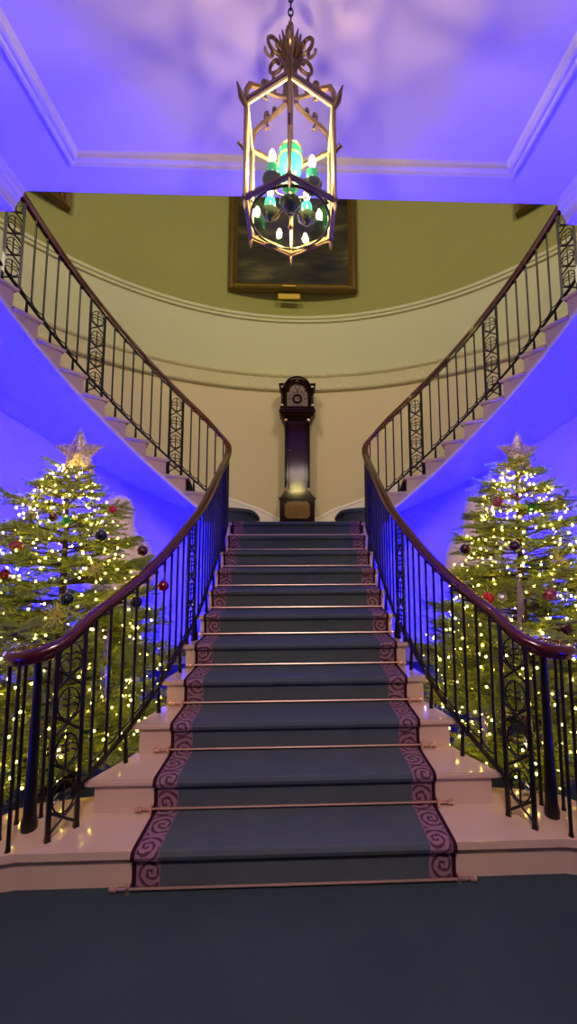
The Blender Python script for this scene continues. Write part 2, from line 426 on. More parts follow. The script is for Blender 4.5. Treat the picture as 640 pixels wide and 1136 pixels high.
# curved flights
def wedge(j, sg, off_f=0, off_in=0, r0=None, r1=None, back=0.0, n=4):
    a0i, a1i = inner_ang(j), inner_ang(j+1); a0o, a1o = outer_ang(j), outer_ang(j+1)
    ri = (r0 or IR)-off_in; ro = r1 or (WR-.03)
    di = math.degrees(off_f/ri); do = math.degrees(off_f/ro)
    def P(fi, fr):                                   # fi 0..1 along going, fr 0..1 across
        ai = (a0i-di)+(a1i+back-a0i+di)*fi; ao = (a0o-do)+(a1o+back-a0o+do)*fi
        x0, y0 = pin(ai, ri, IC, sg); x1, y1 = pin(ao, ro, WC, sg)
        return (x0+(x1-x0)*fr, y0+(y1-y0)*fr)
    return P
def wedge_poly(P, f0=0, f1=1, r0=0, r1=1, n=5):
    return [P(i/n, r0) for i in range(n+1)]+[P(1, r1)]+[P(i/n, r1) for i in range(n-1, -1, -1)]
def first_step(sg, off, fl=0.0):
    c = [(-.87, 4.835), (-.79, 4.86), (-.71, 4.91), (-.645, 4.985), (-.605, 5.08), (-.585, 5.22), (-.58, 5.5), (-.585, 5.8), (-.60, 6.22)]
    out = []
    for i, (x, y) in enumerate(c):
        a = c[max(0, i-1)]; d = c[min(len(c)-1, i+1)]; t = Vector((d[0]-a[0], d[1]-a[1])).normalized(); out.append((x+t.y*off, y-t.x*off))
    aw = outer_ang(2); ai = inner_ang(2); k = 5
    wall = [(-(WR-.03)*math.sin(math.radians(q)), WC+(WR-.03)*math.cos(math.radians(q))) for q in [9.0+(aw+1-9.0)*i/k for i in range(k+1)]]
    inn = [pin(ai-(ai-inner_ang(1))*i/k, IR-off*.7) for i in range(k)]
    return [(-sg*x, y) for x, y in out+wall+inn]
for sg in (-1, 1):
    b = MB(); z1 = LAND+RISE; b.prism(first_step(sg, 0), LAND-.002, z1-.03); b.prism(first_step(sg, .024), z1-.034, z1); b.build('step', 'stone', stair)
    for j in range(2, 15):
        z1 = LAND+j*RISE; b = MB()
        P = wedge(j, sg, 0, 0, back=.3); nn = 5; o = len(b.v)
        for i in range(nn+1):
            zb_ = z1-.20+(RISE-.005)*i/nn
            for fr_ in (0, 1):
                q = P(i/nn, fr_); b.v += [(*q, min(zb_, z1-.032)), (*q, z1-.03)]
        for i in range(nn):
            p = o+4*i; q = p+4; b.f += [(p, q, q+1, p+1), (p+2, p+3, q+3, q+2), (p, p+2, q+2, q), (p+1, q+1, q+3, p+3)]
        b.f += [(o, o+1, o+3, o+2), (o+4*nn, o+4*nn+2, o+4*nn+3, o+4*nn+1)]
        b.prism(wedge_poly(wedge(j, sg, .02, .02, back=.1)), z1-.034, z1-.024)
        b.prism(wedge_poly(wedge(j, sg, .028, .028, back=.1)), z1-.024, z1-.008)
        b.prism(wedge_poly(wedge(j, sg, .02, .02, back=.1)), z1-.008, z1)
        b.build('step', 'stone', stair)
    # smooth soffit slab under the curved flight
    b = MB(); n = 60; a0 = 17.0; a1 = 88
    for i in range(n+1):
        a = a0+(a1-a0)*i/n; sh = 11.5*math.exp(-max(0, (a-19.6)/4.85)/4.0)
        zt = nz_up(a)-.18; 
        ao = a-sh*(1 if a < 60 else max(0, (84-a)/24))
        xi, yi = pin(a, IR+.001, IC, sg); xo, yo = pin(ao, WR-.02, WC, sg)
        dep = .19+.0*a; zb = nz_up(a)-.25
        zi = max(zb, 1.66) if a < 22 else zb
        b.v += [(xi, yi, zt), (xi, yi, zi), (xo, yo, zi-.02), (xo, yo, zt)]
    for i in range(n):
        p = 4*i; q = p+4
        for k in range(4): b.f.append((p+k, q+k, q+(k+1) % 4, p+(k+1) % 4))
    b.f += [(0, 1, 2, 3), (4*n, 4*n+1, 4*n+2, 4*n+3)]
    o = b.build('soffit', 'soffit', stair, smooth=True, angle=30)

# ------------------------------------------------------------------ runners and rods
def runner_profile():
    p = [(D0-.012, .0)]
    for k in range(1, 12):
        Yf = D0+(k-1)*T; z = k*RISE; nb = Yf-.03
        p += [(Yf-.012, z-.045), (nb-.008, z-.03), (nb-.014, z-.012), (nb-.006, z+.006), (nb+.012, z+.010)]
        if k < 11: p += [(Yf+T-.02, z+.010), (Yf+T-.012, z+.016)]
        else: p += [(Yf+.9, z+.010)]
    return p
RP = runner_profile(); RL = [0]
for i in range(1, len(RP)): RL.append(RL[-1]+math.dist(RP[i], RP[i-1]))
def strip(name, x0, x1, m, parent, lift=0, flip=False):
    b = MB(); n = len(RP); uc = (x0+x1)/2
    nor = []
    for i in range(n):
        a = RP[max(0, i-1)]; c = RP[min(n-1, i+1)]; t = (c[0]-a[0], c[1]-a[1]); L = math.hypot(*t); nor.append((-t[1]/L, t[0]/L))
    for i, (y, z) in enumerate(RP):
        ny, nzz = nor[i]
        for x in (x0, x1):
            b.v.append((x, y+ny*lift, z+nzz*lift)); b.v.append((x, y-ny*(.008), z-nzz*.008))
    for i in range(n-1):
        p = 4*i; q = p+4
        b.face((p, p+2, q+2, q), [(x0-uc, RL[i]), (x1-uc, RL[i]), (x1-uc, RL[i+1]), (x0-uc, RL[i+1])])
        b.f += [(p+1, q+1, q+3, p+3), (p, q, q+1, p+1), (p+2, p+3, q+3, q+2)]
    return b.build(name, m, parent)
run = thing('stair_runner', 'dark teal carpet runner with scrolled mauve borders on the straight flight', 'carpet')
strip('field', -.615, .615, 'field', run)
for sg in (-1, 1):
    a, c = sorted((sg*.615, sg*.722)); o = strip('border', a, c, 'border', run, .0015); o['label'] = 'mauve scroll-patterned border'
    a, c = sorted((sg*.722, sg*.742)); strip('edging', a, c, 'edging', run, .001)
for sg, nm, in ((-1, 'left'), (1, 'right')):
    r = thing('stair_runner', 'dark carpet covering the curved flight on the %s of the clock' % nm, 'carpet')
    for part, f0, f1, m in (('field', .19, .81, 'field'), ('border', .11, .19, 'edging'), ('border', .81, .89, 'edging')):
        b = MB(); prof = []
        for j in range(2, 15):
            z = LAND+j*RISE; P = wedge(j, sg, .032, 0, back=0); P0 = wedge(j, sg, .01, 0)
            prof += [((P0(0, f0), z-RISE+.01), (P0(0, f1), z-RISE+.01)), ((P0(0, f0), z-.04), (P0(0, f1), z-.04)),
                     ((P(0, f0), z-.025), (P(0, f1), z-.025)), ((P(0, f0), z+.006), (P(0, f1), z+.006)), ((P(.12, f0), z+.01), (P(.12, f1), z+.01)),
                     ((P(.9, f0), z+.01), (P(.9, f1), z+.01))]
        for (pa, za), (pb, zb) in prof:
            b.v += [(*pa, za), (*pb, zb), (pb[0], pb[1], zb-.012), (pa[0], pa[1], za-.012)]
        for i in range(len(prof)-1):
            p = 4*i; q = p+4
            for k in range(4): b.f.append((p+k, q+k, q+(k+1) % 4, p+(k+1) % 4))
        b.build(part, m, r)
    b = MB(); z1 = LAND+RISE
    b.prism(first_step(sg, .014), LAND+.001, z1-.034); b.prism(first_step(sg, .036), z1-.034, z1+.008); b.build('bottom_step_cover', 'field', r)
words = ['lowest brass stair rod, lying on the hall carpet at the foot of the stairs', 'second brass stair rod up, behind the broad curtail step',
         'third brass stair rod up from the hall carpet', 'fourth brass stair rod up from the hall carpet', 'fifth brass stair rod up from the hall carpet',
         'sixth brass stair rod, halfway up the straight flight', 'fifth brass stair rod down from the landing', 'fourth brass stair rod down from the landing',
         'third brass stair rod down from the landing', 'second brass stair rod down from the landing', 'topmost brass stair rod, just under the landing edge']
for k in range(11):
    Y = D0+k*T-.024; z = k*RISE+.028-.012*(k == 0); hw = .80 if k < 4 else .765
    t = thing('stair_rod', words[k], 'stair rod', (0, Y, z), 'brass stair rods')
    b = MB(); b.tube([(-hw, Y, z), (hw, Y, z)], .0062, 8); b.build('rod', 'brass', t, smooth=True)
    for sg in (-1, 1):
        b = MB(); x = sg*hw; pr = [(.003, 0), (.011, .004), (.013, .012), (.009, .02), (.012, .028), (.002, .04)]
        b.tube([(x+sg*zz, Y, z) for r_, zz in pr], [r_ for r_, zz in pr], 8); b.build('finial', 'brass', t, smooth=True)
        b = MB(); x = sg*.752; b.box(x-.008, x+.008, Y-.012, Y+.02, z-.02, z+.013, .003); b.build('bracket', 'brass', t)

# ------------------------------------------------------------------ balustrades
def path_points():
    P = []
    Y = 2.237
    while Y < 4.56: P.append((-edge(Y)-.0, Y, nz_low(Y))); Y += .03
    xs = []
    # smooth the corners of the edge polyline
    for _ in range(6):
        Q = P[:]
        for i in range(1, len(P)-1): Q[i] = tuple((P[i-1][k]+2*P[i][k]+P[i+1][k])/4 for k in range(3))
        P = Q
    z0 = P[-1][2]
    turn = [(-.772, 4.62), (-.775, 4.68), (-.784, 4.735), (-.806, 4.785), (-.845, 4.815), (-.90, 4.822), (-.955, 4.797)]
    a = 24.0; end = pin(a); zt = nz_up(a)
    pts = [P[-1][:2]]+turn+[end]; L = [0]
    for i in range(1, len(pts)): L.append(L[-1]+math.dist(pts[i], pts[i-1]))
    for i in range(1, len(pts)):
        f = L[i]/L[-1]; P.append((*pts[i], z0+(zt-z0)*f))
    a += .8
    while a < 86: P.append((*pin(a), nz_up(a))); a += .8
    for _ in range(2):
        Q = P[:]
        for i in range(1, len(P)-1): Q[i] = tuple((P[i-1][k]+2*P[i][k]+P[i+1][k])/4 for k in range(3))
        P = Q
    return P
PATH = path_points(); PL = [0]
for i in range(1, len(PATH)): PL.append(PL[-1]+math.dist(PATH[i][:2], PATH[i-1][:2]))
def on(s):
    return tuple(interp(s, PL, [p[k] for p in PATH]) for k in range(3))
def s_of_Y(Y): return min((abs(p[1]-Y), PL[i]) for i, p in enumerate(PATH) if i < 80)[1]
def s_of_ang(a):
    t = pin(a); return min((math.dist(p[:2], t), PL[i]) for i, p in enumerate(PATH) if i > 60)[1]
RZ = .86                                            # handrail centre above the nosing line
def volute():
    V = [(-1.09, 2.237, nz_low(2.237)+RZ-.012), (-1.125, 2.185, 1.072), (-1.165, 2.135, 1.048), (-1.22, 2.092, 1.03), (-1.285, 2.07, 1.018)]
    cx, cy = -1.31, 2.205; 
    for i in range(1, 17):
        a = math.radians(-80-i*21); r = .135-.0062*i
        V.append((cx+r*math.cos(a), cy+r*math.sin(a), 1.014-.0*i))
    return V
def quarter(p0, p1, up, n=6):
    # quarter ellipse: leaves p0 horizontally, reaches p1 vertically
    p0 = Vector(p0); p1 = Vector(p1); h = Vector((p1.x-p0.x, p1.y-p0.y, 0)); dz = p1.z-p0.z
    return [p0+h*math.sin(PI/2*i/n)+Vector((0, 0, dz*(1-math.cos(PI/2*i/n)))) for i in range(n+1)]
def balustrade(sg, nm):
    k = -sg                                        # path is written for the left side (x negative)
    m = lambda p: (p[0]*(1 if sg == -1 else -1), p[1], p[2])
    t = thing('balustrade', 'wrought iron balustrade with mahogany handrail curving up the %s side of the stairs' % nm, 'balustrade', m((-1.1, 2.2, RISE)))
    # handrail
    V = volute()[::-1]
    rail = V[:-1]+[(p[0], p[1], p[2]+RZ) for p in PATH]
    for _ in range(3):
        Q = rail[:]
        for i in range(1, len(rail)-1): Q[i] = tuple((rail[i-1][c]+2*rail[i][c]+rail[i+1][c])/4 for c in range(3))
        rail = Q
    prof = [(.0, -.036), (.018, -.036), (.022, -.02), (.036, -.01), (.039, .006), (.032, .022), (.018, .031), (0, .034),
            (-.018, .031), (-.032, .022), (-.039, .006), (-.036, -.01), (-.022, -.02), (-.018, -.036)]
    b = MB(); b.sweep([m(p) for p in rail], prof)
    h = b.build('handrail', 'mahogany', t, smooth=True, angle=60); h['label'] = 'polished dark red mahogany handrail'
    b = MB(); e = m((-1.31, 2.205, 0)); b.lathe([(.02, .982), (.085, .984), (.1, .996), (.104, 1.012), (.09, 1.032), (.05, 1.044), (.003, 1.048)], (e[0], e[1], 0), 24)
    b.build('volute_eye', 'mahogany', t, smooth=True)
    # newel
    b = MB(); b.lathe([(.036, .17), (.038, .2), (.03, .24), (.026, .5), (.021, .8), (.02, .96), (.028, .97), (.03, 1.0)], (m((-1.31, 2.225, 0))[0], 2.225, 0), 12)
    b.build('newel', 'iron', t, smooth=True)
    # bottom rail
    s0 = 0.0; pts = []
    n = 220; s1 = s_of_ang(84)
    for i in range(n+1):
        p = on(s0+(s1-s0)*i/n); pts.append(m((p[0], p[1], p[2]+.035)))
    pr = [(-.009, -.011), (.009, -.011), (.009, .011), (-.009, .011)]
    b = MB(); b.sweep(pts, pr)
    # feet, one to a step
    for kk in range(2, 12):
        Y = D0+(kk-.45)*T
        if Y < 4.6:
            p = on(s_of_Y(Y)); b.tube([m((p[0]+.012, p[1], kk*RISE-.002)), m((p[0]+.004, p[1], p[2]+.035))], [.014, .009], 6)
    for j in range(1, 15):
        if j in (3, 7, 11): continue
        a = inner_ang(j)+2.6; p = on(s_of_ang(a)); b.tube([m((p[0]-.0, p[1], LAND+j*RISE-.002)), m((p[0], p[1], p[2]+.035))], [.014, .009], 6)
    b.build('bottom_rail', 'iron', t)
    def tread_z(s):
        p = on(s)
        return p[2]
    def bar(s, s_dn, s_up, r=.0085):
        p = on(s); zb = p[2]+.035; zt = p[2]+RZ-.022
        b = MB(); b.tube([m((p[0], p[1], zb)), m((p[0], p[1], zt))], r, 8)
        # upper arch springs from this bar and dips into the next bar downhill; lower one mirrors it uphill
        if s_dn is not None:
            q = on(s_dn); a0 = (p[0], p[1], zt-.045); a1 = (q[0], q[1], q[2]+RZ-.05)
            if a0[2]-a1[2] < .02: a1 = (q[0], q[1], a0[2]-.05)
            b.tube([m(v) for v in quarter(a0, a1, 1)], .006, 6); b.sphere(m((p[0], p[1], zt-.045)), .012, 6, 4)
        if s_up is not None:
            q = on(s_up); a0 = (p[0], p[1], zb+.055); a1 = (q[0], q[1], max(q[2]+.035+.075, zb+.1))
            b.tube([m(v) for v in quarter(a0, a1, 1)], .006, 6)
        b.build('baluster', 'iron', t, smooth=True, angle=50)
    def panel(sa, sb, zfoot, over=None):
        pa = on(sa) if over is None else over[0]; pb = on(sb) if over is None else over[1]   # a downhill, b uphill
        fr = None
        mats = []
        tops = []
        for p in (pa, pb):
            b = MB(); zt = p[2]+RZ-.02; tops.append(zt)
            b.tube([m((p[0], p[1], zfoot-.002)), m((p[0], p[1], zfoot+.03)), m((p[0], p[1], zt))], [.019, .0145, .0145], 4); 
            o = b.build('panel_post', 'iron', t)
        A0 = Vector((pa[0], pa[1], 0)); A1 = Vector((pb[0], pb[1], 0))
        def W(u, z): q = A0.lerp(A1, u); return m((q.x, q.y, z))
        b = MB(); z0 = zfoot+.03; z1 = tops[0]; nrep = 4; hh = (z1-z0)/nrep
        for r_ in range(nrep):
            c0 = z0+r_*hh; b.tube([W(.05, c0+hh*.0), W(.95, c0+hh*.42)], .0068, 5); b.tube([W(.95, c0), W(.05, c0+hh*.42)], .0068, 5)
            cz = c0+hh*.64; ry = hh*.34
            b.tube([W(.5+.40*math.cos(2*PI*i/16), cz+ry*math.sin(2*PI*i/16)) for i in range(17)], .0045, 5, cap=False)
            b.tube([W(.5, c0+hh*.2), W(.5, c0+hh*1.0)], .0055, 5)
            for dz in (-.2, .2):
                for sd in (-1, 1):
                    b.tube([W(.5, cz+dz*ry), W(.5+sd*.2, cz+dz*ry+.012), W(.5+sd*.36, cz+dz*ry-.004)], .0048, 4)
        if tops[1]-tops[0] > .05:
            b.tube([W(.05, z1), W(.5, z1+.03), W(.95, tops[1]-.03)], .005, 5)
        b.build('lattice', 'iron', t)
    # volute balusters
    for x, y in ((-1.306, 2.07), (-1.402, 2.15), (-1.40, 2.27), (-1.31, 2.32)):
        b = MB(); p = m((x, y, 0)); b.tube([(p[0], p[1], RISE-.002), (p[0], p[1], RISE+.025), (p[0], p[1], 1.0)], [.013, .009, .0085], 8)
        b.build('baluster', 'iron', t, smooth=True)
    panel(None, None, RISE, ((-1.167, 2.13, nz_low(2.237)-.06), (-1.09, 2.237, nz_low(2.237))))
    panels = [(s_of_Y(3.16), s_of_Y(3.29), 5*RISE), (s_of_Y(4.24), s_of_Y(4.37), 9*RISE)]
    for j, dj in ((3, .8), (7, .6), (11, -1.3)): panels.append((s_of_ang(inner_ang(j)+dj), s_of_ang(inner_ang(j)+dj+3.3), LAND+j*RISE))
    last = 0.0
    for i, (sa, sb, zf) in enumerate(panels+[(s1, None, None)]):
        gap = sa-last; nb = max(1, round(gap/(.087 if i < 2 else (.095 if i == 2 else .104)))-1)
        ss = [last+gap*(q+1)/(nb+1) for q in range(nb)]
        al = [last]+ss+[sa]
        for q in range(1, len(al)-1): bar(al[q], al[q-1], al[q+1])
        if sb is None: break
        # arch from the panel's downhill post into the last bar
        panel(sa, sb, zf); last = sb
    return t
balustrade(-1, 'left'); balustrade(1, 'right')

# ------------------------------------------------------------------ longcase clock
def clock():
    CYY = 6.08; z0 = LAND+.001
    t = thing('longcase_clock', 'tall dark mahogany longcase clock with arched hood on the landing', 'clock', (0, CYY, z0))
    f = CYY-.13                                     # front plane of the trunk
    def bx(name, x0, x1, y0, y1, a, c, m, par=t, bv=.004):
        b = MB(); b.box(x0, x1, y0, y1, z0+a, z0+c, bv); return b.build(name, m, par)
    b = MB(); b.box(-.27, .27, f-.06, CYY+.13, z0, z0+.08, .006); b.box(-.26, .26, f-.05, CYY+.13, z0+.08, z0+.1, .004)
    b.box(-.25, .25, f-.04, CYY+.13, z0+.1, z0+.415, .004); b.box(-.265, .265, f-.055, CYY+.13, z0+.415, z0+.445, .006)
    b.box(-.235, .235, f-.03, CYY+.13, z0+.445, z0+.475, .006); b.box(-.215, .215, f-.015, CYY+.13, z0+.475, z0+.505, .005)
    b.build('plinth', 'clockwood', t)
    # panel with cut corners
    def cut(w, h, c): return [(-w+c, -h), (w-c, -h), (w-c*.6, -h+c*.6), (w, -h+c), (w, h-c), (w-c*.6, h-c*.6), (w-c, h), (-w+c, h), (-w+c*.6, h-c*.6), (-w, h-c), (-w, -h+c), (-w+c*.6, -h+c*.6)]
    b = MB(); b.extrude(cut(.205, .145, .04), (0, f-.039, z0+.258), (1, 0, 0), (0, 0, 1), (0, -1, 0), .014)
    pm = b.build('panel_moulding', 'clockwood', t)
    b = MB(); b.extrude(cut(.18, .12, .035), (0, f-.052, z0+.258), (1, 0, 0), (0, 0, 1), (0, -1, 0), .008); o = b.build('base_panel', 'burr', t); o['label'] = 'shiny golden burr veneer panel'
    # trunk
    b = MB(); b.box(-.185, .185, f, CYY+.11, z0+.50, z0+1.62, .004)
    for z in (.51, 1.60): b.box(-.195, .195, f-.01, CYY+.11, z0+z, z0+z+.02, .004)
    b.build('trunk', 'clockwood', t)
    for sg in (-1, 1):
        b = MB(); x = sg*.165; b.lathe([(.02, 0), (.02, .03), (.013, .04), (.013, 1.01), (.02, 1.02), (.02, 1.05)], (x, f-.005, z0+.55), 12); b.build('quarter_column', 'clockwood', t, smooth=True)
        for zz in (.55, 1.58):
            b = MB(); b.lathe([(.021, 0), (.024, .008), (.021, .03)], (x, f-.005, z0+zz-.0), 12); b.build('column_capital', 'brass', t, smooth=True)
    b = MB(); b.box(-.125, .125, f-.02, f, z0+.57, z0+1.56, .006); b.box(-.105, .105, f-.026, f-.02, z0+.60, z0+1.53, .004)
    d = b.build('trunk_door', 'clockwood2', t); b = MB(); b.sphere((-.11, f-.03, z0+1.14), .008, 8, 6); b.build('escutcheon', 'brass', d, smooth=True)
    # hood
    b = MB(); b.box(-.2, .2, f-.02, CYY+.13, z0+1.62, z0+1.65, .006); b.box(-.24, .24, f-.05, CYY+.13, z0+1.65, z0+1.69, .01); b.box(-.265, .265, f-.07, CYY+.13, z0+1.69, z0+1.75, .01)
    b.box(-.25, .25, f-.055, CYY+.13, z0+1.75, z0+1.79, .004)
    b.build('throat_moulding', 'clockwood', t)
    # hood body with opening; built of jambs and arch
    H0, H1 = 1.79, 2.10
    def arch_ring(w_out, zs_out, w_in, r_in, zs, top): pass
    def dome(w, zs, rise, n=14):                     # shoulder, then arch
        c = [( -w, H0)]; c += [(-w, zs)]
        aw = w*.74
        for i in range(n+1):
            a = PI-PI*i/n; c.append((aw*math.cos(a), zs+.0+rise*math.sin(a)))
        c += [(w, zs), (w, H0)]; return c
    outer = dome(.245, 2.12, .155); b = MB(); b.extrude([(x, z0+z) for x, z in outer], (0, CYY+.13, 0), (1, 0, 0), (0, 0, 1), (0, -1, 0), .17); b.build('hood', 'clockwood', t)
    # arched cornice following the top
    b = MB()
    tr = dome(.25, 2.12, .16)[1:-1]
    for r_, yo in ((.018, -.05), (.012, -.062)):
        b.tube([(x*1.0, CYY+.13-.17-.02+yo*.4, z0+z) for x, z in tr], r_, 8)
    for sg in (-1, 1): b.box(*sorted((sg*.19, sg*.27)), f-.075, CYY+.13, z0+2.10, z0+2.135, .006)
    b.build('hood_cornice', 'clockwood', t)
    # hood door: frame with arched glazed opening
    yf = CYY-.04-.02
    inner = [(-.155, 1.83), (-.155, 2.07)]+[(.12*math.cos(PI-PI*i/12), 2.07+.125*math.sin(PI-PI*i/12)) for i in range(13)]+[(.155, 2.07), (.155, 1.83)]
    out2 = [(-.2, 1.79), (-.2, 2.10)]+[(.165*math.cos(PI-PI*i/12), 2.10+.14*math.sin(PI-PI*i/12)) for i in range(13)]+[(.2, 2.10), (.2, 1.79)]
    b = MB(); n = len(inner)
    for y in (yf+.02, yf-.02):
        b.v += [(x, y, z0+z) for x, z in inner]+[(x, y, z0+z) for x, z in out2]
    for i in range(n):
        j = (i+1) % n
        b.f += [(i, j, n+j, n+i), (2*n+i, 3*n+i, 3*n+j, 2*n+j), (i, 2*n+i, 2*n+j, j), (n+i, n+j, 3*n+j, 3*n+i)]
    d = b.build('hood_door', 'clockwood', t)
    b = MB(); b.extrude([(x, z0+z) for x, z in inner], (0, yf+.022, 0), (1, 0, 0), (0, 0, 1), (0, -1, 0), .006)
    dl = b.build('dial', 'dial', t); yd = yf+.015; dz = z0+1.955
    b = MB(); b.torus((0, yd, dz), .1, .004, 'y', 32, 5)
    for i in range(12):
        a = PI/6*i; c, s_ = math.sin(a), math.cos(a); wd = .006 if i % 3 else .01
        b.tube([(c*.108, yd, dz+s_*.108), (c*.128, yd, dz+s_*.128)], wd, 4)
    b.torus((0, yd, dz), .134, .003, 'y', 32, 5); b.torus((0, yd, z0+2.14), .036, .005, 'y', 20, 5)
    b.build('chapter_ring', 'dialmark', dl)
    b = MB(); b.torus((0, yd-.002, dz), .06, .02, 'y', 24, 4); b.build('dial_centre', 'dialmark', dl)
    b = MB(); b.tube([(0, yd-.008, dz), (.055, yd-.008, dz-.012)], [.006, .002], 5); b.tube([(0, yd-.01, dz), (-.03, yd-.01, dz+.09)], [.005, .0015], 5); b.sphere((0, yd-.01, dz), .009, 8, 6)
    b.build('hand', 'iron', dl)
    for sg in (-1, 1):
        b = MB(); b.lathe([(.018, 0), (.018, .02), (.012, .03), (.012, .27), (.018, .28), (.018, .3)], (sg*.222, f-.045, z0+1.795), 12); b.build('hood_column', 'clockwood', t, smooth=True)
        for zz in (0, .28):
            b = MB(); b.lathe([(.019, 0), (.022, .01), (.019, .022)], (sg*.222, f-.045, z0+1.795+zz), 12); b.build('column_capital', 'brass', t, smooth=True)
    b = MB(); b.sphere((0, CYY-.075, z0+2.225), .012, 8, 6); b.build('stud', 'brass', t, smooth=True)
clock()

# ------------------------------------------------------------------ paintings
def painting(c, ang, W, H, label, fw=.14, group=None, plaque=False, up=.0):
    # c = centre of the frame's back, facing the well centre
    t = thing('painting', label, 'painting', c, group)
    a = math.radians(ang); X = Vector((math.cos(a), -math.sin(a), 0)); N = Vector((-math.sin(a), -math.cos(a), 0)); Z = Vector((0, 0, 1)); c = Vector(c)
    prof = [(0, 0), (0, .05), (.02, .075), (.04, .06), (.07, .05), (.10, .062), (.12, .045), (fw, .03), (fw, 0)]
    b = MB(); cs = [(-1, -1), (1, -1), (1, 1), (-1, 1)]
    for sx, sz in cs:
        for u, d in prof: b.v.append((c+X*sx*(W/2-u)+Z*sz*(H/2-u)+N*d)[:])
    m = len(prof)
    for i in range(4):
        for k in range(m):
            k2 = (k+1) % m; p = i*m; q = ((i+1) % 4)*m; b.f.append((p+k, q+k, q+k2, p+k2))
    b.build('frame', 'giltframe', t)
    b = MB(); iw, ih = W/2-fw+.006, H/2-fw+.006
    o = c+N*.012
    b.extrude([(-iw, -ih), (iw, -ih), (iw, ih), (-iw, ih)], o, X, Z, N, .012); b.build('canvas', 'canvas', t)
    if plaque:
        b = MB(); b.extrude([(-.17, -H/2-.115), (.17, -H/2-.115), (.17, -H/2-.035), (-.17, -H/2-.035)], c-X*.06, X, Z, N, .03); q = b.build('plaque', 'plaque', t); q['label'] = 'small gold plaque below the frame'
        b = MB(); b.extrude([(-.1, -H/2+.06), (.1, -H/2+.06), (.1, -H/2+.085), (-.1, -H/2+.085)], c-X*.06+N*.06, X, Z, N, .008); b.build('name_plate', 'plaque', t)
    return t
pl, pr_ = at(252, 323, 6.05), at(397, 324, 6.05)
W = pr_.x-pl.x; H = 1.75
painting(((pl.x+pr_.x)/2, 6.14, pl.z+H/2+.05), 0, W, H, 'large dark landscape painting in a gilt frame above the clock', plaque=True)
for sg, nm in ((-1, 'left'), (1, 'right')):
    ac = 47.5+10.5; w_ = 1.38; dist = WR*math.cos(math.radians(10.2))-.012
    zb = 5.86 if sg < 0 else 5.93
    cx, cy = sg*dist*math.sin(math.radians(ac)), WC+dist*math.cos(math.radians(ac))
    painting((cx, cy, zb+.75), sg*ac, w_, 1.5, 'dark framed painting half hidden by the ceiling above the %s curved flight' % nm, fw=.12)

